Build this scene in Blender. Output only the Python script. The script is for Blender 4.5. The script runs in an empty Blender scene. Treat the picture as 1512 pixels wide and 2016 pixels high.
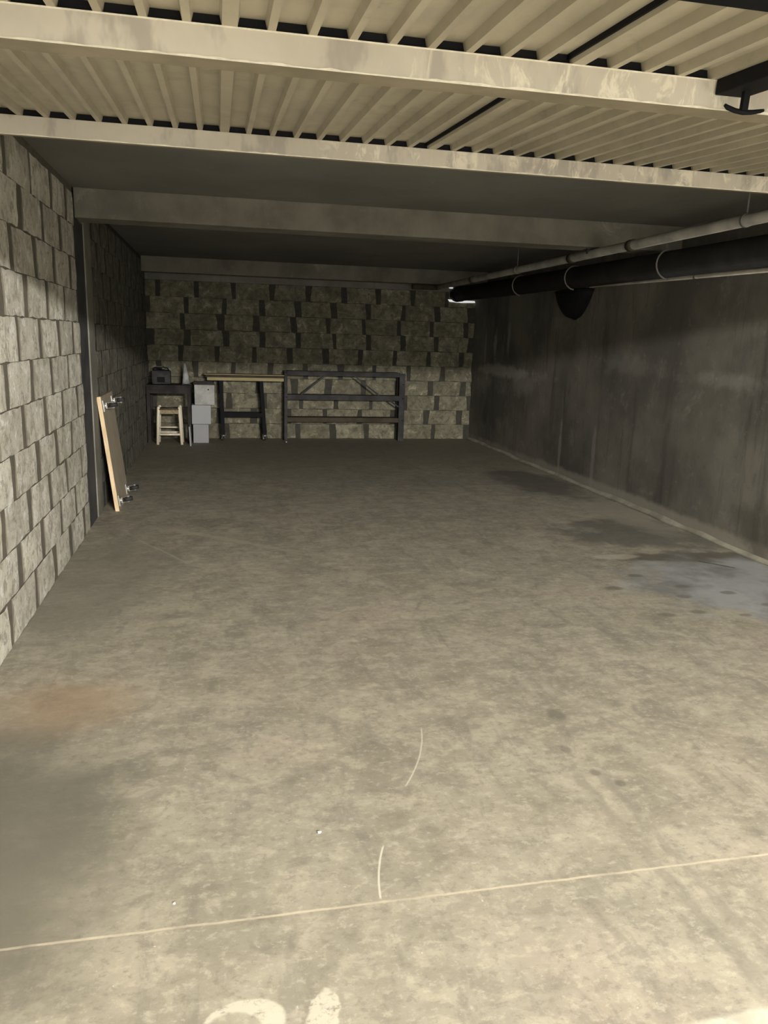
import bpy, bmesh, math, random
from mathutils import Vector, Matrix
random.seed(7)
SC = bpy.context.scene
COL = SC.collection

# ------------------------------------------------------------------ camera
cam_d = bpy.data.cameras.new('camera')
cam = bpy.data.objects.new('camera', cam_d); COL.objects.link(cam)
cam_d.sensor_fit = 'VERTICAL'; cam_d.sensor_height = 36.0; cam_d.lens = 1515.0/2016*36
cam_d.clip_start = 0.02; cam_d.clip_end = 200
_R = Matrix(((0.97842642, -0.01756223, 0.20584777), (-0.20462315, -0.21973379, 0.9538587), (0.02847982, -0.97540178, -0.21858698)))
_m = Matrix(((_R[0][0], -_R[0][1], -_R[0][2], 0), (_R[1][0], -_R[1][1], -_R[1][2], 0), (_R[2][0], -_R[2][1], -_R[2][2], 1.45), (0, 0, 0, 1)))
cam.matrix_world = _m
SC.camera = cam

# ------------------------------------------------------------------ world, lights, exposure
SC.view_settings.view_transform = 'Standard'; SC.view_settings.look = 'None'
SC.view_settings.gamma = 1.0; SC.view_settings.use_curve_mapping = False
SC.view_settings.exposure = 0.0
w = bpy.data.worlds.new('world'); SC.world = w; w.use_nodes = True
w.node_tree.nodes['Background'].inputs[0].default_value = (0.9, 0.95, 1.0, 1)
w.node_tree.nodes['Background'].inputs[1].default_value = 0.0
def area(name, loc, target, sx, sy, power, color):
    l = bpy.data.lights.new(name, 'AREA'); l.shape = 'RECTANGLE'; l.size = sx; l.size_y = sy; l.energy = power; l.color = color
    o = bpy.data.objects.new(name, l); COL.objects.link(o); o.location = loc
    o.rotation_euler = (Vector(target)-Vector(loc)).to_track_quat('-Z', 'Y').to_euler()
    return o
WARM = (1.0, 0.955, 0.87)
area('aisle_lamp_light', (2.1, -3.7, 2.53), (1.0, 3.5, 0.6), 1.5, 0.12, 1030, WARM)
area('soft_fill', (1.2, -4.2, 1.35), (1.2, 4.0, 1.2), 6.0, 2.2, 195, (0.985, 0.97, 0.93))  # unseen soft fill added behind the camera, no fixture belongs to it

# ------------------------------------------------------------------ dimensions
XL, XR, YB, ZC = -0.967, 3.722, 11.25, 2.415

# ------------------------------------------------------------------ material helper
class MT:
    def __init__(s, name, rough=0.85, metal=0.0, spec=0.3):
        s.m = bpy.data.materials.new(name); s.m.use_nodes = True
        s.t = s.m.node_tree; s.n = s.t.nodes; s.b = s.n['Principled BSDF']
        s.b.inputs['Roughness'].default_value = rough; s.b.inputs['Metallic'].default_value = metal
        s.b.inputs['Specular IOR Level'].default_value = spec
        s.geo = None
    def link(s, a, b): s.t.links.new(a, b)
    def P(s):
        if s.geo is None: s.geo = s.n.new('ShaderNodeNewGeometry').outputs['Position']
        return s.geo
    def O(s): return s.n.new('ShaderNodeTexCoord').outputs['Object']
    def set(s, sock, v):
        if isinstance(v, bpy.types.NodeSocket): s.link(v, sock)
        else: sock.default_value = v
    def math(s, op, a, b=0.0, c=0.0, clamp=False):
        n = s.n.new('ShaderNodeMath'); n.operation = op; n.use_clamp = clamp
        s.set(n.inputs[0], a); s.set(n.inputs[1], b); s.set(n.inputs[2], c); return n.outputs[0]
    def vec(s, op, a, b=(0, 0, 0)):
        n = s.n.new('ShaderNodeVectorMath'); n.operation = op; s.set(n.inputs[0], a); s.set(n.inputs[1], b)
        return n.outputs['Value'] if op == 'LENGTH' else n.outputs[0]
    def noise(s, scale, detail=4, rough=0.6, co=None, stretch=None, dist=0.0, col=False, off=None):
        n = s.n.new('ShaderNodeTexNoise'); n.inputs['Scale'].default_value = scale
        n.inputs['Detail'].default_value = detail; n.inputs['Roughness'].default_value = rough; n.inputs['Distortion'].default_value = dist
        v = co if co is not None else s.P()
        if stretch: v = s.vec('MULTIPLY', v, stretch)
        if off: v = s.vec('ADD', v, off)
        s.link(v, n.inputs['Vector']); return n.outputs['Color' if col else 'Fac']
    def ramp(s, fac, lo, hi, a=0.0, b=1.0, smooth=True):
        n = s.n.new('ShaderNodeMapRange'); n.interpolation_type = 'SMOOTHSTEP' if smooth else 'LINEAR'
        s.set(n.inputs[0], fac); s.set(n.inputs[1], lo); s.set(n.inputs[2], hi); s.set(n.inputs[3], a); s.set(n.inputs[4], b); return n.outputs[0]
    def mix(s, fac, a, b, mode='MIX'):
        n = s.n.new('ShaderNodeMix'); n.data_type = 'RGBA'; n.blend_type = mode
        s.set(n.inputs[0], fac)
        for i, v in ((6, a), (7, b)):
            if isinstance(v, (tuple, list)) and len(v) == 3: v = (*v, 1)
            s.set(n.inputs[i], v)
        return n.outputs[2]
    def rnd(s): return s.n.new('ShaderNodeObjectInfo').outputs['Random']
    def color(s, c):
        if isinstance(c, tuple) and len(c) == 3: c = (*c, 1)
        s.set(s.b.inputs['Base Color'], c); return s
    def rough(s, v): s.set(s.b.inputs['Roughness'], v)
    def bump(s, h, strength=0.3, dist=0.01):
        n = s.n.new('ShaderNodeBump'); n.inputs['Strength'].default_value = strength; n.inputs['Distance'].default_value = dist
        s.set(n.inputs['Height'], h); s.link(n.outputs[0], s.b.inputs['Normal']); return s
    # blob mask (1 inside) on the XY plane, edge roughened by noise
    def blob(s, cx, cy, rx, ry, ang=0.0, soft=0.3, warp=0.35, sc=3.0):
        v = s.vec('SUBTRACT', s.P(), (cx, cy, 0))
        if ang:
            r = s.n.new('ShaderNodeVectorRotate'); r.rotation_type = 'Z_AXIS'; s.link(v, r.inputs['Vector']); r.inputs['Angle'].default_value = -ang; v = r.outputs[0]
        v = s.vec('MULTIPLY', v, (1/rx, 1/ry, 0))
        d = s.vec('LENGTH', v)
        if warp:
            n = s.noise(sc, 3, 0.6)
            d = s.math('ADD', d, s.math('MULTIPLY', s.math('SUBTRACT', n, 0.5), warp*2.2))
        return s.ramp(d, 1.0+soft/2, 1.0-soft/2)
    # thin line from a to b on the XY plane
    def line(s, a, b, width, wob=0.004, bow=0.0):
        dx, dy = b[0]-a[0], b[1]-a[1]; L = math.hypot(dx, dy); ang = math.atan2(dy, dx)
        v = s.vec('SUBTRACT', s.P(), (a[0], a[1], 0))
        r = s.n.new('ShaderNodeVectorRotate'); r.rotation_type = 'Z_AXIS'; s.link(v, r.inputs['Vector']); r.inputs['Angle'].default_value = -ang
        x = s.n.new('ShaderNodeSeparateXYZ'); s.link(r.outputs[0], x.inputs[0])
        n = s.noise(9, 3)
        y = s.math('ADD', x.outputs[1], s.math('MULTIPLY', s.math('SUBTRACT', n, 0.5), wob*4))
        if bow:
            t = s.math('DIVIDE', x.outputs[0], L)
            y = s.math('ADD', y, s.math('MULTIPLY', s.math('MULTIPLY', t, s.math('SUBTRACT', 1.0, t)), bow))
        m = s.ramp(s.math('ABSOLUTE', y), width, width*0.35)
        m = s.math('MULTIPLY', m, s.ramp(x.outputs[0], 0.0, 0.05*L)); return s.math('MULTIPLY', m, s.ramp(x.outputs[0], L, 0.9*L))

def simple(name, c, rough=0.7, metal=0.0, var=0.15, sc=8, bump=0.0, spec=0.3):
    m = MT(name, rough, metal, spec)
    n = m.noise(sc, 5)
    m.color(m.mix(m.ramp(n, 0.3, 0.7), tuple(x*(1-var) for x in c), tuple(min(1, x*(1+var)) for x in c)))
    if bump: m.bump(m.noise(sc*6, 4), bump, 0.005)
    return m.m

# floor ---------------------------------------------------------------------
def floor_mat():
    m = MT('floor_concrete', 0.7, spec=0.25)
    big = m.noise(0.7, 4, 0.55); mid = m.noise(3.2, 6, 0.65, dist=0.6); fine = m.noise(16, 5, 0.7); strk = m.noise(1.0, 5, 0.65, stretch=(9, 2.2, 1), dist=0.8)
    st3 = (1.0, 1.3, 1.0)
    f1 = m.noise(8, 8, 0.70, dist=0.25, stretch=st3, off=(2, 2, 0)); f2 = m.noise(26, 6, 0.75, stretch=st3)
    c = m.mix(m.ramp(mid, 0.32, 0.68), (0.27, 0.247, 0.195), (0.385, 0.353, 0.283))
    c = m.mix(m.ramp(big, 0.38, 0.62, 0.0, 0.45), c, (0.30, 0.285, 0.235))
    c = m.mix(m.ramp(m.noise(1.5, 4, off=(7, 3, 0)), 0.50, 0.70, 0.0, 0.45), c, (0.39, 0.33, 0.275))
    c = m.mix(m.ramp(strk, 0.53, 0.66, 0.0, 0.45), c, (0.20, 0.190, 0.160))
    c = m.mix(m.ramp(f1, 0.51, 0.62, 0.0, 0.48), c, (0.47, 0.43, 0.345))
    c = m.mix(m.ramp(f1, 0.47, 0.37, 0.0, 0.48), c, (0.20, 0.185, 0.152))
    c = m.mix(m.ramp(m.noise(4.2, 6, 0.7, dist=0.6, off=(1, 4, 0)), 0.55, 0.66, 0.0, 0.50), c, (0.195, 0.182, 0.155))
    c = m.mix(m.ramp(m.noise(3.1, 7, 0.72, dist=0.4, off=(11, 4, 0)), 0.56, 0.70, 0.0, 0.38), c, (0.48, 0.445, 0.36))
    c = m.mix(m.ramp(f2, 0.53, 0.63, 0.0, 0.45), c, (0.50, 0.46, 0.375))
    c = m.mix(m.ramp(f2, 0.46, 0.36, 0.0, 0.50), c, (0.20, 0.185, 0.155))
    c = m.mix(m.ramp(m.noise(60, 2, 0.5), 0.74, 0.78, 0.0, 0.5), c, (0.70, 0.66, 0.57))
    # browner, dirtier old floor deep in the box
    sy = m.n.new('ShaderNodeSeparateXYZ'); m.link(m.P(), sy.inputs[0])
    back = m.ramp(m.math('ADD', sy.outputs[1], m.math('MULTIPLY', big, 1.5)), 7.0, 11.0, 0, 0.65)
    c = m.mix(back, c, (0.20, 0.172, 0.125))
    # rust blotch, soft darker areas at lower left, dirt along the left wall
    def st(f, mask, col):
        return m.mix(m.math('MULTIPLY', mask, f), c, col)
    c = st(0.6, m.blob(-0.62, 2.98, 0.24, 0.24, 0.2, 1.2, 0.6), (0.33, 0.235, 0.15))
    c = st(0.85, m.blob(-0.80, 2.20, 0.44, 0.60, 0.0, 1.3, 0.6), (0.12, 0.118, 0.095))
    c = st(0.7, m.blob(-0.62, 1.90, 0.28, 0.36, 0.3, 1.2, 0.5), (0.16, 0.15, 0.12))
    c = st(0.55, m.blob(-0.75, 4.6, 0.42, 1.0, -0.1, 1.0, 0.5), (0.20, 0.19, 0.16))
    # wide greyish repaired patch on the right with a dark wet rim
    c = st(0.75, m.blob(3.22, 5.40, 0.55, 0.46, -0.3, 0.7, 0.95, 3.5), (0.125, 0.12, 0.105))
    c = st(0.8, m.blob(3.40, 4.70, 0.68, 0.13, -0.12, 0.6, 0.8, 5), (0.11, 0.10, 0.085))
    c = st(0.85, m.blob(3.25, 4.05, 0.70, 0.60, -0.35, 0.6, 0.7, 3.5), m.mix(m.ramp(m.noise(2.2, 5, 0.65, off=(0, 8, 0)), 0.40, 0.60), (0.22, 0.228, 0.24), (0.38, 0.40, 0.415)))
    c = st(0.6, m.blob(2.72, 4.78, 0.16, 0.06, 0, 0.5, 0.4), (0.50, 0.47, 0.39))
    c = st(0.7, m.blob(3.45, 6.2, 0.22, 0.9, 0.05, 0.6, 0.5), (0.34, 0.32, 0.26))
    c = st(0.7, m.blob(3.3, 7.6, 0.36, 0.8, 0.1, 0.9, 0.9), (0.09, 0.085, 0.08))
    for (x, y, a, b) in ((2.62, 4.35, .05, .035), (2.80, 4.1, .05, .03), (2.35, 4.12, .05, .04), (3.02, 3.95, .05, .03), (3.12, 3.72, .045, .03), (2.70, 3.92, .05, .03), (2.42, 3.64, .05, .03), (2.62, 3.66, .05, .03),
                         (2.86, 3.58, .04, .02), (1.256, 2.206, .02, .02), (1.31, 2.13, .018, .018), (1.22, 2.37, .02, .03), (1.30, 2.63, .035, .05), (2.75, 3.05, .03, .02)):
        c = st(0.6, m.blob(x, y, a, b, 0.0, 0.8, 0.4, 14), (0.14, 0.13, 0.11))
    c = st(0.8, m.line((3.25, 4.62), (3.42, 4.42), 0.018), (0.06, 0.06, 0.06))
    # tyre marks, cracks, chalk lines and the saw cut
    c = m.mix(m.math('MULTIPLY', m.math('MULTIPLY', m.line((1.18, 2.25), (1.235, 0.9), 0.028, 0.014), m.ramp(f1, 0.35, 0.6)), 0.55), c, (0.21, 0.195, 0.165))
    c = m.mix(m.math('MULTIPLY', m.math('MULTIPLY', m.line((1.27, 2.20), (1.315, 0.9), 0.024, 0.014), m.ramp(f2, 0.35, 0.6)), 0.55), c, (0.21, 0.195, 0.165))
    c = m.mix(m.math('MULTIPLY', m.line((-1.2, 1.714), (3.7, 1.714), 0.0058, 0.0025), m.ramp(m.noise(3.5, 5, 0.7), 0.35, 0.65, 0.30, 0.9)), c, (0.60, 0.53, 0.41))
    c = st(0.65, m.line((0.578, 2.225), (0.736, 2.62), 0.0040, 0.001, 0.09), (0.62, 0.59, 0.50))
    c = st(0.8, m.line((0.394, 1.722), (0.450, 1.95), 0.0042, 0.001, -0.04), (0.66, 0.63, 0.54))
    c = st(0.6, m.line((-0.42, 5.9), (0.55, 5.1), 0.05, 0.03), (0.42, 0.385, 0.30))
    c = st(0.5, m.line((-0.6, 5.6), (-0.2, 4.9), 0.012, 0.01), (0.42, 0.40, 0.33))
    # white paint flakes near the front and the paler slab beyond the threshold
    ring = m.math('MULTIPLY', m.blob(0.03, 1.405, 0.088, 0.062, 0, 0.12, 0.12, 14), m.math('SUBTRACT', 1.0, m.blob(0.005, 1.385, 0.062, 0.052, 0, 0.2, 0.15, 14)))
    c = m.mix(m.math('MULTIPLY', ring, m.ramp(f2, 0.36, 0.50, 0.15, 0.85)), c, (0.58, 0.55, 0.465))
    c = m.mix(m.math('MULTIPLY', m.blob(0.195, 1.385, 0.034, 0.085, -0.25, 0.2, 0.35, 18), m.ramp(f2, 0.36, 0.50, 0.15, 0.85)), c, (0.58, 0.55, 0.465))
    edge = m.ramp(m.math('ADD', sy.outputs[1], m.math('MULTIPLY', m.noise(10, 4), 0.03)), 1.256, 1.240)
    c = m.mix(m.math('MULTIPLY', edge, 0.7), c, m.mix(m.ramp(fine, 0.4, 0.7), (0.50, 0.475, 0.40), (0.72, 0.69, 0.60)))
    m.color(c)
    r = m.ramp(mid, 0.3, 0.7, 0.62, 0.85)
    wet = m.blob(3.25, 4.05, 0.75, 0.65, -0.35, 0.5, 0.35, 2.5)
    m.rough(m.math('SUBTRACT', r, m.math('MULTIPLY', wet, 0.32)))
    m.bump(m.math('ADD', m.math('MULTIPLY', mid, 0.6), m.math('MULTIPLY', fine, 0.35)), 0.35, 0.006)
    return m.m

def block_mat(name, lo, hi, dark, spotty=0.5):
    m = MT(name, 0.95, spec=0.12)
    n1 = m.noise(4, 5, 0.65); n2 = m.noise(17, 7, 0.78, dist=0.3); n3 = m.noise(70, 4, 0.75); n4 = m.noise(9, 5, 0.7, dist=0.6, off=(3, 3, 3))
    c = m.mix(m.ramp(n1, 0.3, 0.7), lo, hi)
    c = m.mix(m.ramp(m.rnd(), 0.0, 1.0, 0.0, 0.45, False), c, tuple(x*0.66 for x in lo))
    c = m.mix(m.ramp(n4, 0.50, 0.62, 0, 0.65), c, tuple(x*0.58 for x in lo))
    c = m.mix(m.ramp(n4, 0.46, 0.34, 0, 0.7), c, tuple(min(0.82, x*1.4) for x in hi))
    c = m.mix(m.ramp(n2, 0.52, 0.60, 0, spotty+0.15), c, dark)
    c = m.mix(m.ramp(n3, 0.58, 0.70, 0, 0.5), c, dark)
    m.color(c)
    m.bump(m.math('ADD', m.math('MULTIPLY', n2, 0.6), m.math('MULTIPLY', n3, 0.3)), 0.8, 0.010)
    return m.m

def concrete_mat(name, lo, hi, streak=0.4, sc=1.6, light=(0.4, 0.39, 0.36), bright=0.2):
    m = MT(name, 0.88, spec=0.2)
    n1 = m.noise(sc, 5, 0.6); n2 = m.noise(7, 6, 0.7)
    v = m.noise(1.3, 5, 0.7, stretch=(4, 4, 0.5), dist=0.7)
    c = m.mix(m.ramp(n1, 0.32, 0.68), lo, hi)
    c = m.mix(m.ramp(v, 0.52, 0.72, 0, streak), c, tuple(x*0.6 for x in lo))
    c = m.mix(m.ramp(m.noise(2.6, 6, 0.75, stretch=(1, 1, 0.7), off=(5, 2, 8), dist=1.2), 0.60, 0.75, 0, bright), c, light)
    c = m.mix(m.ramp(n2, 0.60, 0.75, 0, 0.25), c, light)
    m.color(c); m.bump(n2, 0.25, 0.006)
    return m.m

M = {}
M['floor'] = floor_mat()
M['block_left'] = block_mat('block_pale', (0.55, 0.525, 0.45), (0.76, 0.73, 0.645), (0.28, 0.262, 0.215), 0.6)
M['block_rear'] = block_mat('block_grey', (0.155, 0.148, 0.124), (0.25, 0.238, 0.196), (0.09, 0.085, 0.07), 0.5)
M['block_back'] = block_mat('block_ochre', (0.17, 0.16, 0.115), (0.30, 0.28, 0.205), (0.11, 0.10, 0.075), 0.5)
M['mortar'] = simple('mortar', (0.135, 0.122, 0.096), 0.95, sc=12, bump=0.5)
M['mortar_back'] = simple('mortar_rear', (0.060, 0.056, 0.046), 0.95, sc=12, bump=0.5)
M['ceiling'] = concrete_mat('ceiling_concrete', (0.16, 0.155, 0.14), (0.205, 0.2, 0.18), 0.1, 1.0, (0.24, 0.23, 0.2), 0.1)
M['beam'] = concrete_mat('beam_concrete', (0.14, 0.13, 0.105), (0.22, 0.205, 0.17), 0.2, 2.5, (0.40, 0.37, 0.31), 0.55)
def right_wall_mat():
    m = MT('wall_right_concrete', 0.9, spec=0.15)
    n1 = m.noise(1.1, 5, 0.6); n2 = m.noise(7, 7, 0.75); v = m.noise(1.3, 6, 0.7, stretch=(4, 4, 0.45), dist=0.4)
    c = m.mix(m.ramp(n1, 0.32, 0.68), (0.125, 0.12, 0.108), (0.225, 0.212, 0.182))
    c = m.mix(m.ramp(v, 0.50, 0.70, 0, 0.6), c, (0.075, 0.071, 0.064))
    c = m.mix(m.ramp(m.noise(2.4, 7, 0.75, stretch=(1, 1, 0.6), off=(5, 2, 8), dist=0.4), 0.57, 0.72, 0, 0.5), c, (0.34, 0.33, 0.30))
    c = m.mix(m.ramp(n2, 0.56, 0.70, 0, 0.35), c, (0.36, 0.34, 0.31))
    c = m.mix(m.ramp(n2, 0.44, 0.32, 0, 0.35), c, (0.09, 0.085, 0.075))
    def yz(cy, cz, ry, rz, f, col, soft=0.9, warp=1.1, sc=4.5):
        nonlocal c
        d = m.vec('LENGTH', m.vec('MULTIPLY', m.vec('SUBTRACT', m.P(), (0, cy, cz)), (0, 1/ry, 1/rz)))
        d = m.math('ADD', d, m.math('MULTIPLY', m.math('SUBTRACT', m.noise(sc, 5, 0.65), 0.5), warp*2.4))
        c = m.mix(m.math('MULTIPLY', m.ramp(d, 1+soft/2, 1-soft/2), f), c, col)
    pale = (0.40, 0.385, 0.355)
    yz(9.9, 1.08, 1.1, 0.075, 0.6, pale); yz(9.2, 0.98, 0.32, 0.16, 0.4, pale)
    yz(10.3, 1.45, 0.07, 0.20, 0.7, pale); yz(9.8, 1.50, 0.045, 0.18, 0.6, pale); yz(10.7, 1.35, 0.04, 0.22, 0.5, pale)
    yz(10.2, 0.62, 0.55, 0.32, 0.6, (0.07, 0.068, 0.062)); yz(5.2, 1.22, 0.35, 0.05, 0.35, pale, 1.4, 1.6, 6.0); yz(6.6, 1.28, 0.5, 0.07, 0.22, pale, 1.4, 1.6, 6.0)
    yz(5.6, 0.05, 5.2, 0.06, 0.75, (0.36, 0.34, 0.29), 0.8, 0.6, 4.0)
    yz(8.0, 0.25, 0.03, 0.32, 0.45, pale); yz(7.2, 0.3, 0.03, 0.25, 0.35, pale); yz(4.6, 0.20, 0.30, 0.16, 0.6, (0.10, 0.09, 0.07))
    m.color(c); m.bump(n2, 0.3, 0.006); return m.m
M['wall_right'] = right_wall_mat()
M['plaster'] = concrete_mat('plaster', (0.17, 0.165, 0.14), (0.25, 0.24, 0.21), 0.3, 3, (0.35, 0.34, 0.3), 0.3)
M['column'] = simple('column_paint', (0.062, 0.060, 0.066), 0.6, sc=5, var=0.3)
M['outside'] = simple('aisle_paint', (0.55, 0.53, 0.47), 0.9)
M['fillet'] = concrete_mat('fillet_mortar', (0.26, 0.245, 0.20), (0.42, 0.40, 0.33), 0.3, 4, (0.5, 0.48, 0.42), 0.4)
def door_mat():
    m = MT('door_sheet', 0.55, 0.0, 0.35)
    n = m.noise(2.2, 6, 0.65, dist=0.8); n2 = m.noise(9, 5, 0.7)
    c = m.mix(m.ramp(n, 0.3, 0.7), (0.385, 0.352, 0.270), (0.50, 0.457, 0.357))
    c = m.mix(m.ramp(n2, 0.56, 0.72, 0, 0.35), c, (0.27, 0.24, 0.18))
    m.color(c); return m.m
M['door'] = door_mat()
def tube_mat():
    m = MT('door_tube', 0.5, 0.0, 0.4)
    n = m.noise(2.0, 5, 0.6); n2 = m.noise(7, 5, 0.7, stretch=(1.6, 1, 0.8), dist=1.2, off=(2, 0, 5))
    c = m.mix(m.ramp(n, 0.3, 0.7), (0.50, 0.465, 0.395), (0.62, 0.58, 0.50))
    sx = m.n.new('ShaderNodeSeparateXYZ'); m.link(m.P(), sx.inputs[0])
    c = m.mix(m.ramp(m.noise(3.2, 4, stretch=(2.5, 1, 1), off=(0, 5, 1)), 0.50, 0.62, 0, 0.6), c, (0.31, 0.28, 0.25))
    wx = m.ramp(sx.outputs[0], 0.25, 0.7)
    c = m.mix(m.math('MULTIPLY', wx, m.ramp(n2, 0.51, 0.63, 0, 0.7)), c, (0.84, 0.79, 0.66))
    m.color(c); return m.m
M['tube'] = tube_mat()
M['tube_under'] = simple('tube_underside', (0.30, 0.265, 0.195), 0.6, var=0.18, sc=4)
M['edge_bright'] = simple('lit_bare_edge', (0.80, 0.75, 0.64), 0.5, var=0.12, sc=30)
M['black'] = simple('black_steel', (0.010, 0.010, 0.012), 0.7, sc=6, spec=0.12)
M['dark_metal'] = simple('dark_metal', (0.050, 0.049, 0.050), 0.7, sc=5, var=0.35, spec=0.15)
M['rust_metal'] = simple('brown_metal', (0.065, 0.054, 0.040), 0.8, sc=4, var=0.3, spec=0.15)
M['pipe_grey'] = simple('pipe_grey', (0.23, 0.22, 0.195), 0.6, sc=3, var=0.3)
M['pipe_black'] = simple('pipe_black', (0.022, 0.022, 0.021), 0.7, sc=3, var=0.3, spec=0.15)
M['conduit'] = simple('conduit', (0.42, 0.39, 0.33), 0.6, sc=3, var=0.2)
M['strap'] = simple('strap', (0.20, 0.195, 0.18), 0.5)
M['chrome'] = simple('zinc', (0.85, 0.85, 0.83), 0.25, 0.8, 0.05)
M['rubber'] = simple('rubber', (0.03, 0.03, 0.03), 0.7)
M['box_white'] = simple('white_box', (0.40, 0.41, 0.42), 0.7, var=0.03, sc=3)
M['box_worn'] = simple('worn_white_box', (0.42, 0.42, 0.405), 0.8, var=0.16, sc=14)
M['box_grey'] = simple('grey_box', (0.34, 0.35, 0.365), 0.7, var=0.03, sc=3)
M['cone'] = simple('cone', (0.36, 0.37, 0.37), 0.6, var=0.25, sc=14)
M['chip'] = simple('chip', (0.85, 0.83, 0.78), 0.6)
def wood_mat(name, a, b, st):
    m = MT(name, 0.65, spec=0.25); n = m.noise(6, 5, 0.6, co=m.O(), stretch=st, dist=0.6)
    m.color(m.mix(m.ramp(n, 0.3, 0.7), a, b)); m.bump(n, 0.15, 0.002); return m.m
M['pine'] = wood_mat('pine', (0.80, 0.70, 0.54), (0.92, 0.84, 0.70), (4, 4, 0.6))
M['board_edge'] = wood_mat('board_edge', (0.62, 0.46, 0.27), (0.78, 0.62, 0.42), (6, 6, 1))
M['board_face'] = wood_mat('board_face', (0.34, 0.295, 0.225), (0.42, 0.37, 0.285), (1, 3, 1))
M['straw'] = simple('straw', (0.34, 0.29, 0.18), 0.9, var=0.35, sc=40)
M['straw_dark'] = simple('straw_top', (0.11, 0.09, 0.06), 0.95, var=0.3, sc=30)
M['old_wood'] = simple('old_wood', (0.040, 0.037, 0.036), 0.8, var=0.35, sc=6, spec=0.12)
M['yellow_wood'] = wood_mat('yellow_wood', (0.30, 0.25, 0.13), (0.40, 0.34, 0.19), (0.6, 4, 4))
def emit(name, c, s):
    m = bpy.data.materials.new(name); m.use_nodes = True; b = m.node_tree.nodes['Principled BSDF']
    b.inputs['Base Color'].default_value = (0.8, 0.8, 0.8, 1); b.inputs['Emission Color'].default_value = (*c, 1); b.inputs['Emission Strength'].default_value = s; return m
M['daylight'] = emit('daylight', (0.80, 0.82, 0.80), 0.75)
M['tube_lamp'] = emit('lamp_tube', (1.0, 0.93, 0.80), 6.0)

# ------------------------------------------------------------------ mesh helpers
class MB:
    def __init__(s): s.bm = bmesh.new()
    def box(s, x0, x1, y0, y1, z0, z1, bev=0.0):
        bm = s.bm if not bev else bmesh.new()
        vs = [bm.verts.new((x, y, z)) for x in (x0, x1) for y in (y0, y1) for z in (z0, z1)]
        for f in ((0, 1, 3, 2), (4, 6, 7, 5), (0, 4, 5, 1), (2, 3, 7, 6), (0, 2, 6, 4), (1, 5, 7, 3)): bm.faces.new([vs[i] for i in f])
        if bev:
            bmesh.ops.recalc_face_normals(bm, faces=bm.faces)
            bmesh.ops.bevel(bm, geom=bm.edges[:], offset=bev, segments=2, affect='EDGES', profile=0.6)
            s.merge(bm)
        return s
    def merge(s, bm, mat=None):
        me = bpy.data.meshes.new('tmp'); 
        if mat is not None: bm.transform(mat)
        bm.to_mesh(me); bm.free(); s.bm.from_mesh(me); bpy.data.meshes.remove(me)
    def tube(s, pts, r, seg=12, caps=True, radii=None):
        pts = [Vector(p) for p in pts]; rings = []; n = len(pts)
        up = None
        for i, p in enumerate(pts):
            d = (pts[min(i+1, n-1)]-pts[max(i-1, 0)]).normalized()
            if up is None:
                a = Vector((0, 0, 1)) if abs(d.z) < 0.9 else Vector((1, 0, 0)); u = d.cross(a).normalized()
            else: u = (up - d*up.dot(d)).normalized()
            up = u; v = d.cross(u); rr = radii[i] if radii else r
            rings.append([s.bm.verts.new(p+(u*math.cos(t)+v*math.sin(t))*rr) for t in [2*math.pi*k/seg for k in range(seg)]])
        for a, b in zip(rings, rings[1:]):
            for k in range(seg): f = s.bm.faces.new((a[k], a[(k+1) % seg], b[(k+1) % seg], b[k])); f.smooth = True
        if caps: s.bm.faces.new(rings[0][::-1]); s.bm.faces.new(rings[-1])
        return s
    def prism(s, prof, axis, a, b):   # prof: list of 2D points, extruded along axis from a to b
        def mk(p, t): return {'x': (t, p[0], p[1]), 'y': (p[0], t, p[1]), 'z': (p[0], p[1], t)}[axis]
        A = [s.bm.verts.new(mk(p, a)) for p in prof]; B = [s.bm.verts.new(mk(p, b)) for p in prof]; n = len(prof)
        for i in range(n): s.bm.faces.new((A[i], A[(i+1) % n], B[(i+1) % n], B[i]))
        s.bm.faces.new(A[::-1]); s.bm.faces.new(B); return s
    def bar(s, p, q, wx, wy):   # rectangular bar from p to q
        p = Vector(p); q = Vector(q); d = (q-p).normalized(); a = Vector((0, 1, 0)) if abs(d.y) < 0.9 else Vector((1, 0, 0))
        u = d.cross(a).normalized()*wx/2; v = d.cross(u).normalized()*wy/2
        A = [s.bm.verts.new(p+e) for e in (u+v, u-v, -u-v, -u+v)]; B = [s.bm.verts.new(q+e) for e in (u+v, u-v, -u-v, -u+v)]
        for i in range(4): s.bm.faces.new((A[i], A[(i+1) % 4], B[(i+1) % 4], B[i]))
        s.bm.faces.new(A[::-1]); s.bm.faces.new(B); return s
    def mesh(s, name, mat):
        bmesh.ops.recalc_face_normals(s.bm, faces=s.bm.faces)
        me = bpy.data.meshes.new(name); s.bm.to_mesh(me); s.bm.free(); me.materials.append(mat); return me
    def build(s, name, mat, parent=None): return link(name, s.mesh(name, mat), parent)
def link(name, me, parent=None):
    o = bpy.data.objects.new(name, me); COL.objects.link(o); o.parent = parent; return o
def tag(o, label=None, cat=None, group=None, kind=None):
    for k, v in (('label', label), ('category', cat), ('group', group), ('kind', kind)):
        if v: o[k] = v
    return o
def thing(name, loc, label, cat, rz=0, group=None):
    o = bpy.data.objects.new(name, None); COL.objects.link(o); o.location = loc; o.rotation_euler = (0, 0, rz); o.empty_display_size = 0.1
    return tag(o, label, cat, group)
def B(*a, **k): return MB().box(*a, **k)

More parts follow.
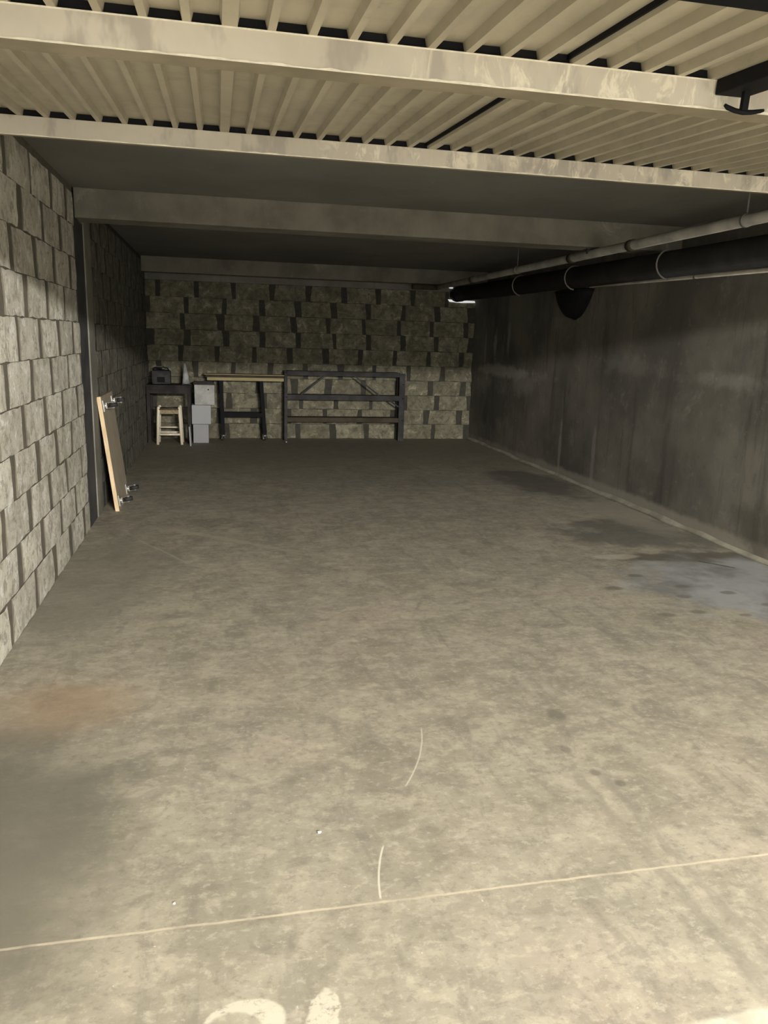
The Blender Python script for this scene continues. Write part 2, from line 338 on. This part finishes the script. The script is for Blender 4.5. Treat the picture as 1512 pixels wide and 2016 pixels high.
# ------------------------------------------------------------------ room: floor, ceiling, walls
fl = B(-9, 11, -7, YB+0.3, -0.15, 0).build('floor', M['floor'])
tag(fl, 'dirty beige concrete garage floor with stains, a pale saw cut and scratches', kind='structure')
ce = B(XL-0.3, XR+0.3, 1.95, YB+0.3, ZC, ZC+0.2).build('ceiling', M['ceiling'])
tag(ce, 'dark smooth concrete ceiling slab', kind='structure')

# rough block face meshes; local x = along the wall, y = out of the wall (towards the room), z = up
def block_mesh(L, H, mat, seed, side, D=0.045):
    r = random.Random(seed); bm = bmesh.new(); nx, nz = 6, 4; g = []
    top = [r.uniform(-.010, .022) for _ in range(2)]; bot = [r.uniform(-.010, .022) for _ in range(2)]
    for j in range(nz+1):
        row = []; v = j/nz
        for i in range(nx+1):
            ez = j in (0, nz); ex = i in (0, nx)
            x = L*i/nx-L/2; z = H*j/nz
            if i == 0: x += bot[0]*(1-v)+top[0]*v+r.uniform(-.003, .006)
            elif i == nx: x -= bot[1]*(1-v)+top[1]*v+r.uniform(-.003, .006)
            else: x += r.uniform(-.01, .01)
            if j == 0: z += r.choice((0, 0, .001, .006))
            elif j == nz: z -= r.choice((0, 0, .001, .006))
            d = D-(r.uniform(.0005, .0030) if ez else 0)-(r.uniform(0, .0012) if ex else 0)+r.uniform(-.0015, .0015)
            row.append(bm.verts.new((x, d, z)))
        g.append(row)
    for j in range(nz):
        for i in range(nx): f = bm.faces.new((g[j][i], g[j+1][i], g[j+1][i+1], g[j][i+1])); f.smooth = True
    ring = [g[0][i] for i in range(nx+1)]+[g[j][nx] for j in range(1, nz+1)]+[g[nz][i] for i in range(nx-1, -1, -1)]+[g[j][0] for j in range(nz-1, 0, -1)]
    ring = [bm.verts.new(v.co) for v in ring]; back = [bm.verts.new((v.co.x, 0, v.co.z)) for v in ring]; n = len(ring)
    for i in range(n):
        f = bm.faces.new((ring[i], ring[(i+1) % n], back[(i+1) % n], back[i])); f.material_index = 1
    me = bpy.data.meshes.new('block'); bm.to_mesh(me); bm.free(); me.materials.append(mat); me.materials.append(side); return me
PITCH, CH = 0.51, 0.2155
def block_wall(parent, origin, along, out, a0, a1, ztop, offs, mat, side, gap, seed, skip=None):
    """origin: point on the backing plane; along/out unit vectors; blocks between a0 and a1 along"""
    rr = random.Random(seed); cache = {}
    ang = math.atan2(along[1], along[0])
    def get(L, H):
        k = (round(L, 2), round(H, 3)); lst = cache.setdefault(k, [])
        if len(lst) < 6: lst.append(block_mesh(k[0], k[1], mat, rr.random(), side)); return lst[-1]
        return rr.choice(lst)
    k = 0; z = 0.0
    while z < ztop-0.05:
        h = min(CH, ztop-z)-0.0025; o = offs[k % len(offs)]
        n0 = math.floor((a0-o)/PITCH)-1; j = n0
        while o+j*PITCH < a1:
            s0 = o+j*PITCH; s1 = s0+PITCH; g = gap*rr.uniform(0.55, 1.25)
            s0c = max(s0+g/2, a0); s1c = min(s1-g/2, a1); j += 1
            if s1c-s0c < 0.06: continue
            if skip and skip(s0c, s1c, z, h): continue
            L = s1c-s0c
            L = round(L/0.02)*0.02 if L > .3 else L
            ob = link('block', get(L, h), parent)
            c = (s0c+s1c)/2; d = rr.uniform(-0.002, 0.002)
            ob.location = (origin[0]+along[0]*c+out[0]*d, origin[1]+along[1]*c+out[1]*d, z+0.00125)
            ob.rotation_euler = (0, 0, ang)
        z += CH; k += 1
DEP = 0.045
# left wall: the blocks' local y must point to +x  -> along = (0,-1)
YF = 5.955
wl = B(XL-DEP-0.2, XL-0.0065, 2.05, YF, 0, ZC).build('wall_left', M['mortar'])
tag(wl, 'rough pale concrete block wall on the left', kind='structure')
offL = [-(4.17), -(4.415)]
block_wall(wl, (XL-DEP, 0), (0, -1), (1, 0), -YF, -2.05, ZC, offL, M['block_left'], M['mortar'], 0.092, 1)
wl2 = B(XL-DEP-0.2, XL-0.0065, 6.60, YB+.25, 0, ZC).build('wall_left.001', M['mortar_back'])
tag(wl2, 'rear grey part of the left block wall, beyond the dark column', kind='structure')
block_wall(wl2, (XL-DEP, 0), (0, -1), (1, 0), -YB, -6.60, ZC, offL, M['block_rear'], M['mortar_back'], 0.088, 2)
wb = B(XL-0.25, XR+0.25, YB+0.012, YB+0.25, 0, ZC).build('wall_back', M['mortar_back'])
tag(wb, 'rough ochre grey concrete block wall at the far end', kind='structure')
offB = [-1.62, -1.50, -1.66, -1.55, -1.72, -1.505, -1.62, -1.547, -1.61, -1.75]
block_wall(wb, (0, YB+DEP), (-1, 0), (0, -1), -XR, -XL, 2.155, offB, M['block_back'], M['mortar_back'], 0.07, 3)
tp = B(XL, XR, YB, YB+DEP, 2.157, ZC).build('trim_1', M['plaster']); tag(tp, 'smooth concrete strip along the top of the far wall', kind='structure')
wr = B(XR, XR+0.25, 1.95, YB+.25, 0, ZC).build('wall_right', M['wall_right'])
tag(wr, 'dark stained cast concrete wall on the right', kind='structure')
fm = MB(); rr = random.Random(5)
ys = [2.0+i*0.25 for i in range(38)]
A = []
for y in ys:
    wd = 0.03+rr.uniform(0, .025); ht = 0.02+rr.uniform(0, .02)
    A.append([fm.bm.verts.new((XR, y, ht)), fm.bm.verts.new((XR-wd*.4, y, ht*.45)), fm.bm.verts.new((XR-wd, y, 0.0005)), fm.bm.verts.new((XR, y, 0.0005))])
for a, b in zip(A, A[1:]):
    for k in range(3): f = fm.bm.faces.new((a[k], a[k+1], b[k+1], b[k])); f.smooth = True
bf = fm.build('baseboard_right', M['fillet']); tag(bf, 'pale mortar fillet along the foot of the right wall', kind='structure')
# column between the two parts of the left wall
cm = B(XL-0.20, XL-0.006, YF+.006, 6.33, 0, 2.214)
cm.box(XL-0.25, XL-0.20, YF, 6.33, 0, ZC)
cc = cm.build('trim_2', M['column']); tag(cc, 'dark painted recessed column in the left wall', kind='structure')
pm = B(XL-0.25, XL+0.004, 6.33, 6.60, 0, ZC, bev=0.004)
pp = pm.build('trim_3', M['plaster']); tag(pp, 'smooth plastered pier beside the dark column', kind='structure')
# downstand beams
for i, (y0, y1, zb, lab) in enumerate(((5.985, 6.25, 2.217, 'pale concrete ceiling beam midway along the garage'), (10.77, 10.97, 2.222, 'dim concrete ceiling beam just before the far wall'))):
    b = B(XL, XR, y0, y1, zb, ZC, bev=0.006).build('trim_%d' % (4+i), M['beam']); tag(b, lab, kind='structure')

# aisle outside (behind the camera)
st = B(-9, XL, 1.75, 1.95, 0, 2.8); st.box(XR, 11, 1.75, 1.95, 0, 2.8); st.box(XL, XR, 1.95, 2.02, 2.34, 2.8)
tag(st.build('wall_front', M['outside']), 'front wall with the garage opening', kind='structure')
tag(B(-9, 11, -4.8, -4.6, 0, 2.8).build('wall_aisle', M['outside']), 'wall on the other side of the aisle', kind='structure')
tag(B(-9, 11, -7.2, 1.95, 2.8, 3.0).build('ceiling.001', M['outside']), 'aisle ceiling', kind='structure')
tag(B(-9.2, -9, -7.2, 1.95, 0, 2.8).build('wall_aisle_left', M['outside']), 'left end wall of the aisle', kind='structure')
tag(B(11, 11.2, -7.2, 1.95, 0, 2.8).build('wall_aisle_right', M['outside']), 'right end wall of the aisle', kind='structure')
for (x, y, lab) in ((2.1, -3.7, 'strip lamp on the aisle ceiling'),):
    t = thing('ceiling_lamp', (x, y, 2.59), lab, 'lamp')
    B(-.78, .78, -.06, .06, 0.02, 0.21, bev=.008).build('housing', M['box_white'], t)
    MB().tube([(-.74, 0, 0.01), (.74, 0, 0.01)], 0.013).build('lamp_tube', M['tube_lamp'], t)

# ------------------------------------------------------------------ tilt-up garage door, open overhead
SL = (2.30-2.186)/(3.67-2.13); AN = math.atan(SL)
door = bpy.data.objects.new('door_1', None); COL.objects.link(door); door.location = (0.039, 2.13, 2.186); door.rotation_euler = (AN, 0, 0)
tag(door, 'beige ribbed metal tilt-up garage door hanging open overhead', kind='structure')
WS = 0.1022; Y0, Y1 = -0.96, (3.67-2.13)/math.cos(AN)
def slat_mesh(wide):
    hw = 0.0185 if wide else 0.0100; sl = 0.006; P_ = 0.025; t = 0.0015
    # profile of one slat: rib (low) then pan (high) up to the next rib
    pr = [(-hw-sl, P_), (-hw, 0), (hw, 0), (hw+sl, P_), (WS-0.016, P_)]
    mb = MB(); a = [mb.bm.verts.new((x, Y0, z)) for x, z in pr]; b = [mb.bm.verts.new((x, Y1, z)) for x, z in pr]
    a2 = [mb.bm.verts.new((x, Y0, z+t)) for x, z in pr]; b2 = [mb.bm.verts.new((x, Y1, z+t)) for x, z in pr]
    n = len(pr)
    for i in range(n-1): mb.bm.faces.new((a[i], a[i+1], b[i+1], b[i])); mb.bm.faces.new((a2[i], b2[i], b2[i+1], a2[i+1]))
    mb.bm.faces.new((a[0], b[0], b2[0], a2[0])); mb.bm.faces.new((a[-1], a2[-1], b2[-1], b[-1]))
    for i in range(n-1): mb.bm.faces.new((a[i], a2[i], a2[i+1], a[i+1])); mb.bm.faces.new((b[i], b[i+1], b2[i+1], b2[i]))
    return mb.mesh('slat', M['door'])
sm, smw = slat_mesh(False), slat_mesh(True)
for i in range(-9, 36):
    o = link('slat', smw if i % 9 == 0 else sm, door); o.location = (i*WS, 0, 0)
B(-0.99, 3.66, Y0-0.06, Y1+0.0, 0.0275, 0.034).build('outer_skin', M['dark_metal'], door)
for wx in (9,):   # added dark strip: shaded left side of the wide rib at the sheet joint
    B(wx*WS-0.029, wx*WS-0.0225, Y0, Y1, 0.011, 0.0260).build('rib_shade', M['black'], door)
XA, XB = -0.985, 3.645
def crossbar(y, d, h, s):
    o = B(XA, XB, y, y+0.004, -h, -0.0005, bev=0.001).build('crossbar', M['tube'], door)
    B(XA, XB, y+0.004, y+d, -h+0.001, -0.0005, bev=0.002).build('box_section', M['tube_under'], o)
    lp = MB(); rl = random.Random(s+3); n = 150; xs = [XA+(XB-XA)*i/n for i in range(n+1)]; pr = []
    for x in xs:
        t = 0.0022+rl.random()**3*0.005
        pr.append([lp.bm.verts.new((x, y-0.0012, -h-0.0008)), lp.bm.verts.new((x, y-0.0012, -h+t)), lp.bm.verts.new((x, y+0.0005, -h+t)), lp.bm.verts.new((x, y+0.0005, -h-0.0008))])
    for a, b in zip(pr, pr[1:]):
        for k in range(4): lp.bm.faces.new((a[k], a[(k+1) % 4], b[(k+1) % 4], b[k]))
    lp.build('chipped_lit_edge', M['edge_bright'], o)  # pale strip: chipped paint, with the lit edge put into its colour
    if s == 0: B(XA, XB, y-0.001, y+0.003, -0.004, -0.0003).build('top_highlight', M['edge_bright'], o)  # highlight along the top edge, painted as a bright strip
crossbar(0, 0.112, 0.075, 0)
crossbar(Y1-0.03, 0.05, 0.074, 1)
for y in (0.015, Y1-0.015): B(-0.93, 3.63, y, y+0.004, 0.001, 0.0245).build('gap_shade', M['black'], door)  # added black strips stand for the shade in the gaps above the tubes
B(XA, XB, -0.76, -0.640, -0.045, -0.0005, bev=0.004).build('crossbar', M['black'], door)
B(XA, XB, Y0-0.06, Y0, -0.080, 0.022, bev=0.005).build('crossbar', M['tube'], door)
B(XA-.001, XA+0.05, Y0, Y1, -0.070, -0.001).build('side_rail', M['tube'], door)
B(XB-0.05, XB+.001, Y0, Y1, -0.070, -0.001).build('side_rail', M['tube'], door)
lk = B(1.335, 1.430, -0.52, -0.004, -0.040, -0.001, bev=0.004).build('lock_box', M['black'], door)
hm = MB(); hm.bar((1.385, -0.075, -0.036), (1.385, -0.075, -0.088), 0.018, 0.014)
hm.tube([(1.325, -0.075, -0.078), (1.335, -0.075, -0.084), (1.36, -0.075, -0.090), (1.385, -0.075, -0.092), (1.41, -0.075, -0.090), (1.437, -0.075, -0.085), (1.447, -0.075, -0.082)], 0.006, 10, radii=[.004, .0065, .0065, .007, .0065, .0055, .004])
hm.build('door_handle', M['black'], door)

# ------------------------------------------------------------------ pipes on the right
def pipe_line(p, q, t): p = Vector(p); q = Vector(q); return p+(q-p)*t
t = thing('water_pipe', (2.97, 2.2, 2.175), 'slim grey pipe slung under the ceiling beams on the right', 'pipe')
MB().tube([(0, 0, 0), (0, 8.3, 0), (0, 8.42, 0)], 0.034, 14).build('pipe_run', M['pipe_grey'], t)
MB().tube([(0, 8.42, 0), (0, 8.46, 0), (-0.02, 8.50, 0), (-0.07, 8.53, 0.0), (-0.35, 8.53, 0)], 0.036, 14).build('elbow', M['rust_metal'], t)
for y in (3.2, 4.2, 6.9): MB().tube([(0, y, 0), (0, y+.07, 0)], 0.041, 14).build('coupling', M['rust_metal'], t)
for y in (1.95, 5.5): 
    m_ = MB().tube([(0, y, 0.034), (0, y, ZC-2.175)], 0.005, 6); m_.tube([(0, y-.01, 0), (0, y+.01, 0)], 0.039, 14); m_.build('hanger', M['strap'], t)
for y in (3.88, 8.6): B(-.04, .04, y-.012, y+.012, 0.0, 0.044).build('clamp', M['dark_metal'], t)
t = thing('drain_pipe', (3.43, 2.2, 2.055), 'thick black drain pipe along the top of the right wall', 'pipe')
zz = lambda y: (y)*(2.120-2.055)/9.0
MB().tube([(0, 0, 0), (-.02, 9.02, zz(9.02))], 0.100, 24).build('pipe_run', M['pipe_black'], t)
MB().tube([(-.02, 8.80, zz(8.8)), (-.02, 8.98, zz(8.98))], 0.106, 24).build('pipe_socket', M['black'], t)
for y in (3.45, 5.1, 6.5):
    pts = []
    for k in range(15):
        a = math.radians(-95-k*14.5)
        pts.append((0.112*math.cos(a)-.003*y/2, y+0.01*k/15, zz(y)+0.112*math.sin(a)))
    pts.append((pts[-1][0]+.03, y+.02, pts[-1][2]-.02))
    MB().tube(pts, 0.007, 8).build('strap', M['strap'], t)
t = thing('cable_conduit', (3.690, 2.2, 1.945), 'thin pale conduit fixed to the right wall below the black pipe', 'conduit')
MB().tube([(0, 0, 0), (0, 9.03, 0.155)], 0.018, 10).build('conduit_run', M['conduit'], t)
for y in (1.5, 3.5, 5.3, 7.2): B(-.018, .024, y-.012, y+.012, y*.0172-.018, y*.0172+.018, bev=.003).build('clip', M['strap'], t)
# black tapered hopper hanging below the drain pipe
t = thing('drain_hopper', (XR-0.002, 7.86, 1.972), 'black tapered hopper on the right wall under the drain pipe', 'hopper')
hb = MB(); prev = None
for k in range(9):
    f = k/8; z = 0.03-0.29*f; rw = 0.36*math.sqrt(max(0.0, 1-f**2.1))*(1-0.38*f)+0.02; rd = 0.17*math.sqrt(max(0.0, 1-f**2.2))+0.012
    ring = [hb.bm.verts.new((-rd*math.sin(a), rw*math.cos(a), z)) for a in [math.pi*j/12 for j in range(13)]]
    if prev:
        for j in range(12): ff = hb.bm.faces.new((prev[j], prev[j+1], ring[j+1], ring[j])); ff.smooth = True
    else: hb.bm.faces.new(ring)
    prev = ring
hb.bm.faces.new(prev[::-1]); hb.build('hopper_bowl', M['black'], t)
hb = MB().tube([(-0.18*math.sin(a), 0.385*math.cos(a), 0.03) for a in [math.pi*j/12 for j in range(13)]], 0.010, 6); hb.build('rim', M['black'], t)
# slit of daylight where the pipe goes through the wall
g = MB(); g.prism([(3.29, 2.050), (3.315, 2.018), (3.50, 2.008), (3.60, 2.012), (3.71, 2.016), (3.70, 2.040)], 'y', YB-0.012, YB-0.002)
g.prism([(3.29, 2.222), (3.36, 2.222), (3.36, 2.206), (3.31, 2.206)], 'y', YB-0.012, YB-0.002)
tag(g.build('daylight_gap', M['daylight']), 'bright slit of daylight under the black pipe at the far wall', 'opening')

# ------------------------------------------------------------------ things at the far wall
# --- casters (parts): built around origin at the mounting plate, wheel towards -z
def caster(parent, loc, rot=(0, 0, 0), s=1.0, name='caster'):
    cb = B(-.03*s, .03*s, -.022*s, .022*s, -.004*s, 0)
    cb.tube([(0, 0, -.004*s), (0, 0, -.016*s)], .014*s, 10)
    for sx in (-1, 1): cb.prism([(-.012*s, -.014*s), (.012*s, -.014*s), (.026*s, -.05*s), (.010*s, -.052*s)], 'x', sx*.015*s-.001, sx*.015*s+.001)
    cb.box(-.016*s, .016*s, -.012*s, .012*s, -.018*s, -.014*s)
    o = cb.build(name, M['chrome'], parent); o.location = loc; o.rotation_euler = rot
    wm = MB().tube([(-.010*s, .018*s, -.048*s), (.010*s, .018*s, -.048*s)], .023*s, 14).build('wheel', M['rubber'], o)
    MB().tube([(-.019*s, .018*s, -.048*s), (.019*s, .018*s, -.048*s)], .007*s, 8).build('axle', M['chrome'], o)
    return o

# --- shelf rack
S = thing('shelf_rack', (0.885, 10.98, 0), 'low dark metal shelf rack with diagonal braces on the far wall', 'shelf')
W = 1.745; D = 0.20
B(0, 0.045, 0, .045, 0, .985, bev=.003).build('post', M['dark_metal'], S)
B(0.0, 0.04, D-.04, D, 0, .985, bev=.003).build('post', M['dark_metal'], S)
B(W-.085, W, 0, .045, 0, .975, bev=.003).build('post', M['dark_metal'], S)
B(W-.085, W-.045, D-.04, D, 0, .975, bev=.003).build('post', M['dark_metal'], S)
for z0, z1, mt in ((.925, .985, 'dark_metal'), (.585, .655, 'dark_metal'), (.270, .335, 'rust_metal')):
    sh = MB().prism([(.003, z1), (.003, z0), (.008, z0), (.008, z1-.006), (D-.003, z1-.006), (D-.003, z1)], 'x', .046, W-.086)
    sh.build('shelf_board', M[mt], S)
    MB().box(.046, W-.086, D-.012, D-.006, z0+.01, z1-.007).build('back_rail', M['dark_metal'], S)
for a, b in (((.24, .66), (.58, .93)), ((1.36, .66), (1.00, .93)), ((W-.09, .50), (W-.22, .585))):
    MB().bar((a[0], -.004, a[1]), (b[0], -.004, b[1]), .022, .006).build('brace', M['dark_metal'], S)
for x, z in ((.012, .962), (.012, .62), (W-.05, .82), (W-.05, .62), (W-.05, .30)): MB().tube([(x+.02, 0, z), (x+.02, -.008, z)], .009, 8).build('bolt', M['black'], S)
# --- work table on casters
T = thing('work_table', (-0.19, 10.96, 0), 'narrow wooden-topped table on a black wheeled frame, left of the shelf rack', 'table')
B(-.02, 1.07, -.03, .22, .915, .925, bev=.002).build('tabletop', M['yellow_wood'], T)
B(.0, 1.065, -.0, .20, .880, .914).build('underside_panel', M['rust_metal'], T)
B(.02, 1.065, -.02, .015, .838, .880, bev=.002).build('rail', M['yellow_wood'], T)
B(.02, 1.065, .17, .20, .838, .880, bev=.002).build('rail', M['yellow_wood'], T)
for (x0, x1) in ((.180, .200), (.730, .775)):
    for y in (.0, .16):
        MB().bar((x0+.025, y+.02, .838), (x1+.025, y+.02, .085), .052, .04).build('leg', M['black'], T)
        caster(T, (x1+.028, y+.02, .086), (0, 0, 0.9 if y else 0.5), 1.15)
B(.205, .765, .005, .035, .335, .395, bev=.003).build('stretcher', M['black'], T)
B(.215, .755, .165, .195, .335, .395, bev=.003).build('stretcher', M['black'], T)
# --- dark desk
K = thing('desk', (-0.955, 10.72, 0), 'old dark wooden desk with a deep apron in the far left corner', 'desk')
B(-.005, .585, -.02, .46, .755, .778, bev=.004).build('desktop', M['old_wood'], K)
B(.035, .555, 0, .02, .665, .754, bev=.002).build('apron', M['old_wood'], K)
B(.035, .555, .42, .44, .665, .754).build('apron', M['old_wood'], K)
for x in (.0, .525):
    for y in (-.005, .395): MB().box(x, x+.045, y, y+.045, 0, .754, bev=.003).build('leg', M['old_wood'], K)
B(.05, .07, .04, .395, .665, .754).build('side_apron', M['old_wood'], K)
B(.50, .52, .04, .395, .665, .754).build('side_apron', M['old_wood'], K)
# --- tool bag on desk
G = thing('tool_bag', (-0.768, 10.88, .778), 'small dark bag with a carrying handle on the desk, left of the cone', 'bag')
bg = B(-.120, .125, -.075, .075, 0.003, .185, bev=.022).build('bag_body', M['dark_metal'], G)
MB().tube([(.105*math.cos(a), .055*math.sin(a), .187) for a in [2*math.pi*j/24 for j in range(25)]], .007, 6, caps=False).build('rim', M['black'], G)
MB().tube([(-.105, 0, .18), (-.095, 0, .215), (-.04, 0, .228), (.03, 0, .228), (.085, 0, .213), (.10, 0, .18)], .008, 8).build('handle', M['black'], G)
B(-.09, .02, -.014, .004, .230, .238, bev=.003).build('pale_strip', M['strap'], G)
B(-.05, .05, -.0815, -.074, .03, .10, bev=.003).build('front_pocket', M['black'], G)
# --- cone
Cn = thing('traffic_cone', (-0.448, 10.88, .778), 'small grey cone standing on the right end of the desk', 'cone', rz=.2)
MB().tube([(.002, 0, .014), (-.002, 0, .15), (-.010, 0, .275), (-.011, 0, .283)], .05, 20, radii=[.054, .034, .012, .008]).build('cone_body', M['cone'], Cn)
B(-.062, .062, -.062, .062, 0, .014, bev=.004).build('cone_base', M['dark_metal'], Cn)
# --- stack of boxes
def carton(x0, x1, z0, z1, mat, lab, rz, d=.26, y=10.76, flaps=True):
    cx = (x0+x1)/2; c = thing('storage_box', (cx, y+d/2, z0), lab, 'box', rz, 'white boxes stacked beside the desk'); wd = (x1-x0)/2
    B(-wd, wd, -d/2, d/2, 0, z1-z0-.004, bev=.004).build('box_body', M[mat], c)
    B(-wd+.002, wd-.002, -.002, .002, z1-z0-.0045, z1-z0-.0030).build('lid_seam', M['strap'], c)
    return c
carton(-.365, -.160, 0, .257, 'box_grey', 'plain grey white box at the bottom of the stack beside the desk', 0.0)
carton(-.380, -.128, .257, .518, 'box_white', 'plain white box in the middle of the stack beside the desk', 0.015)
b3 = carton(-.334, -.070, .518, .788, 'box_worn', 'speckled worn white box on top of the stack beside the desk', -0.02)
MB().tube([(.05, -.1315, .205), (.05, -.129, .205)], .010, 10).build('punched_hole', M['black'], b3)
L_ = thing('storage_tray', (-.212, 10.90, .786), 'flat dark tray lying on the topmost box of the stack', 'tray')
B(-.135, .135, -.12, .12, 0, .008).build('tray_base', M['rust_metal'], L_)
for (a, b, c, d) in ((-.135, .135, -.12, -.112), (-.135, .135, .112, .12), (-.135, -.127, -.112, .112), (.127, .135, -.112, .112)): B(a, b, c, d, .008, .036).build('tray_side', M['old_wood'], L_)
# white narrow panel leaning between desk and boxes
pn = thing('white_panel', (-.392, 10.45, 0), 'narrow white panel standing upright between the desk leg and the boxes', 'panel')
pb = B(-.009, .009, 0, .22, 0, .256, bev=.002).build('panel_sheet', M['box_white'], pn); pb.rotation_euler = (0, math.radians(-2.5), 0)
B(-.0095, .0095, -.004, .0, .0, .256).build('edge_strip', M['box_grey'], pn).rotation_euler = (0, math.radians(-2.5), 0)
# --- straw stool
Q = thing('straw_stool', (-.665, 10.72, 0), 'pale wooden stool with a woven straw seat under the desk', 'stool')
hx, hy = .148, .125
for sx in (-1, 1):
    for sy in (-1, 1):
        tp_ = (sx*hx*.90, sy*hy*.92, .49); bt = (sx*(hx+.008), sy*(hy+.008), 0)
        MB().tube([bt, tp_, (tp_[0], tp_[1], .503)], .020, 12, radii=[.0190, .0205, .013]).build('leg', M['pine'], Q)
for sy in (-1, 1):
    for z in (.135, ): MB().tube([(-hx, sy*hy, z), (hx, sy*hy, z)], .014, 10).build('rung', M['pine'], Q)
for sx in (-1, 1):
    for z in (.190, ): MB().tube([(sx*hx, -hy, z), (sx*hx, hy, z)], .011, 10).build('rung', M['pine'], Q)
MB().tube([(-hx, hy-.02, .205), (hx, hy-.02, .205)], .011, 10).build('rung', M['pine'], Q)
st_ = MB(); n = 14
for sy in (-1, 1):
    for k in range(n):
        x = -hx*.80+1.6*hx*k/(n-1); st_.tube([(x, sy*(hy*.92-.012), .43+.004*(k % 2)), (x, sy*hy*.92, .452+.003*(k % 2))], .0105, 6)
st_.box(-hx*.85, hx*.85, -hy*.97, -hy*.80, .405, .468, bev=.012); st_.box(-hx*.85, hx*.85, hy*.80, hy*.97, .405, .468, bev=.012)
st_.box(-hx*.98, -hx*.80, -hy*.80, hy*.80, .42, .468, bev=.012); st_.box(hx*.80, hx*.98, -hy*.80, hy*.80, .42, .468, bev=.012)
st_.build('woven_edge', M['straw'], Q)
tb = MB()
for k in range(4):     # the weave: four triangular fields of cords
    a = k*math.pi/2
    for j in range(7):
        d = .018+.018*j; h = .474-.0012*j+.001*(j % 2)
        p = Vector((-d, -d, h)); q = Vector((d, -d, h)); Rm = Matrix.Rotation(a, 3, 'Z'); tb.tube([Rm @ p, Rm @ q], .0095, 6)
tb.build('woven_seat', M['straw_dark'], Q)

# --- dolly board leaning on the left wall
Dl = thing('dolly_board', (-0.828, 6.53, 0.0), 'wooden board with four silver casters leaning against the left wall', 'board')
Dl.rotation_euler = (0, -math.atan2(0.104, 0.945), 0)
LH = 0.945
B(-.034, -.004, 0.004, .69, 0.0, LH).build('panel', M['board_face'], Dl)
B(-.035, -.003, 0.0, .004, 0.0, LH).build('edge_strip', M['board_edge'], Dl)
for (y, z) in ((.09, .075), (.60, .075), (.09, .865), (.60, .865)): caster(Dl, (-.004, y, z), (0, math.radians(-90), 0), 1.5)

# small chips of plaster on the floor
for i, (x, y, s, lab) in enumerate(((.268, 2.031, .006, 'bright white chip lying on the middle of the floor'), (-.14, 1.80, .004, 'small pale chip just beyond the saw cut, on the left'), (.90, 10.82, .012, 'pale chip at the foot of the left shelf post'))):
    bm = bmesh.new(); bmesh.ops.create_icosphere(bm, subdivisions=1, radius=s)
    for v in bm.verts: v.co = Vector((v.co.x*random.uniform(.8, 1.4), v.co.y*random.uniform(.8, 1.2), v.co.z*.6+s*.5))
    c = MB(); c.merge(bm); o = c.build('plaster_chip', M['chip']); o.location = (x, y, 0); tag(o, lab, 'chip')
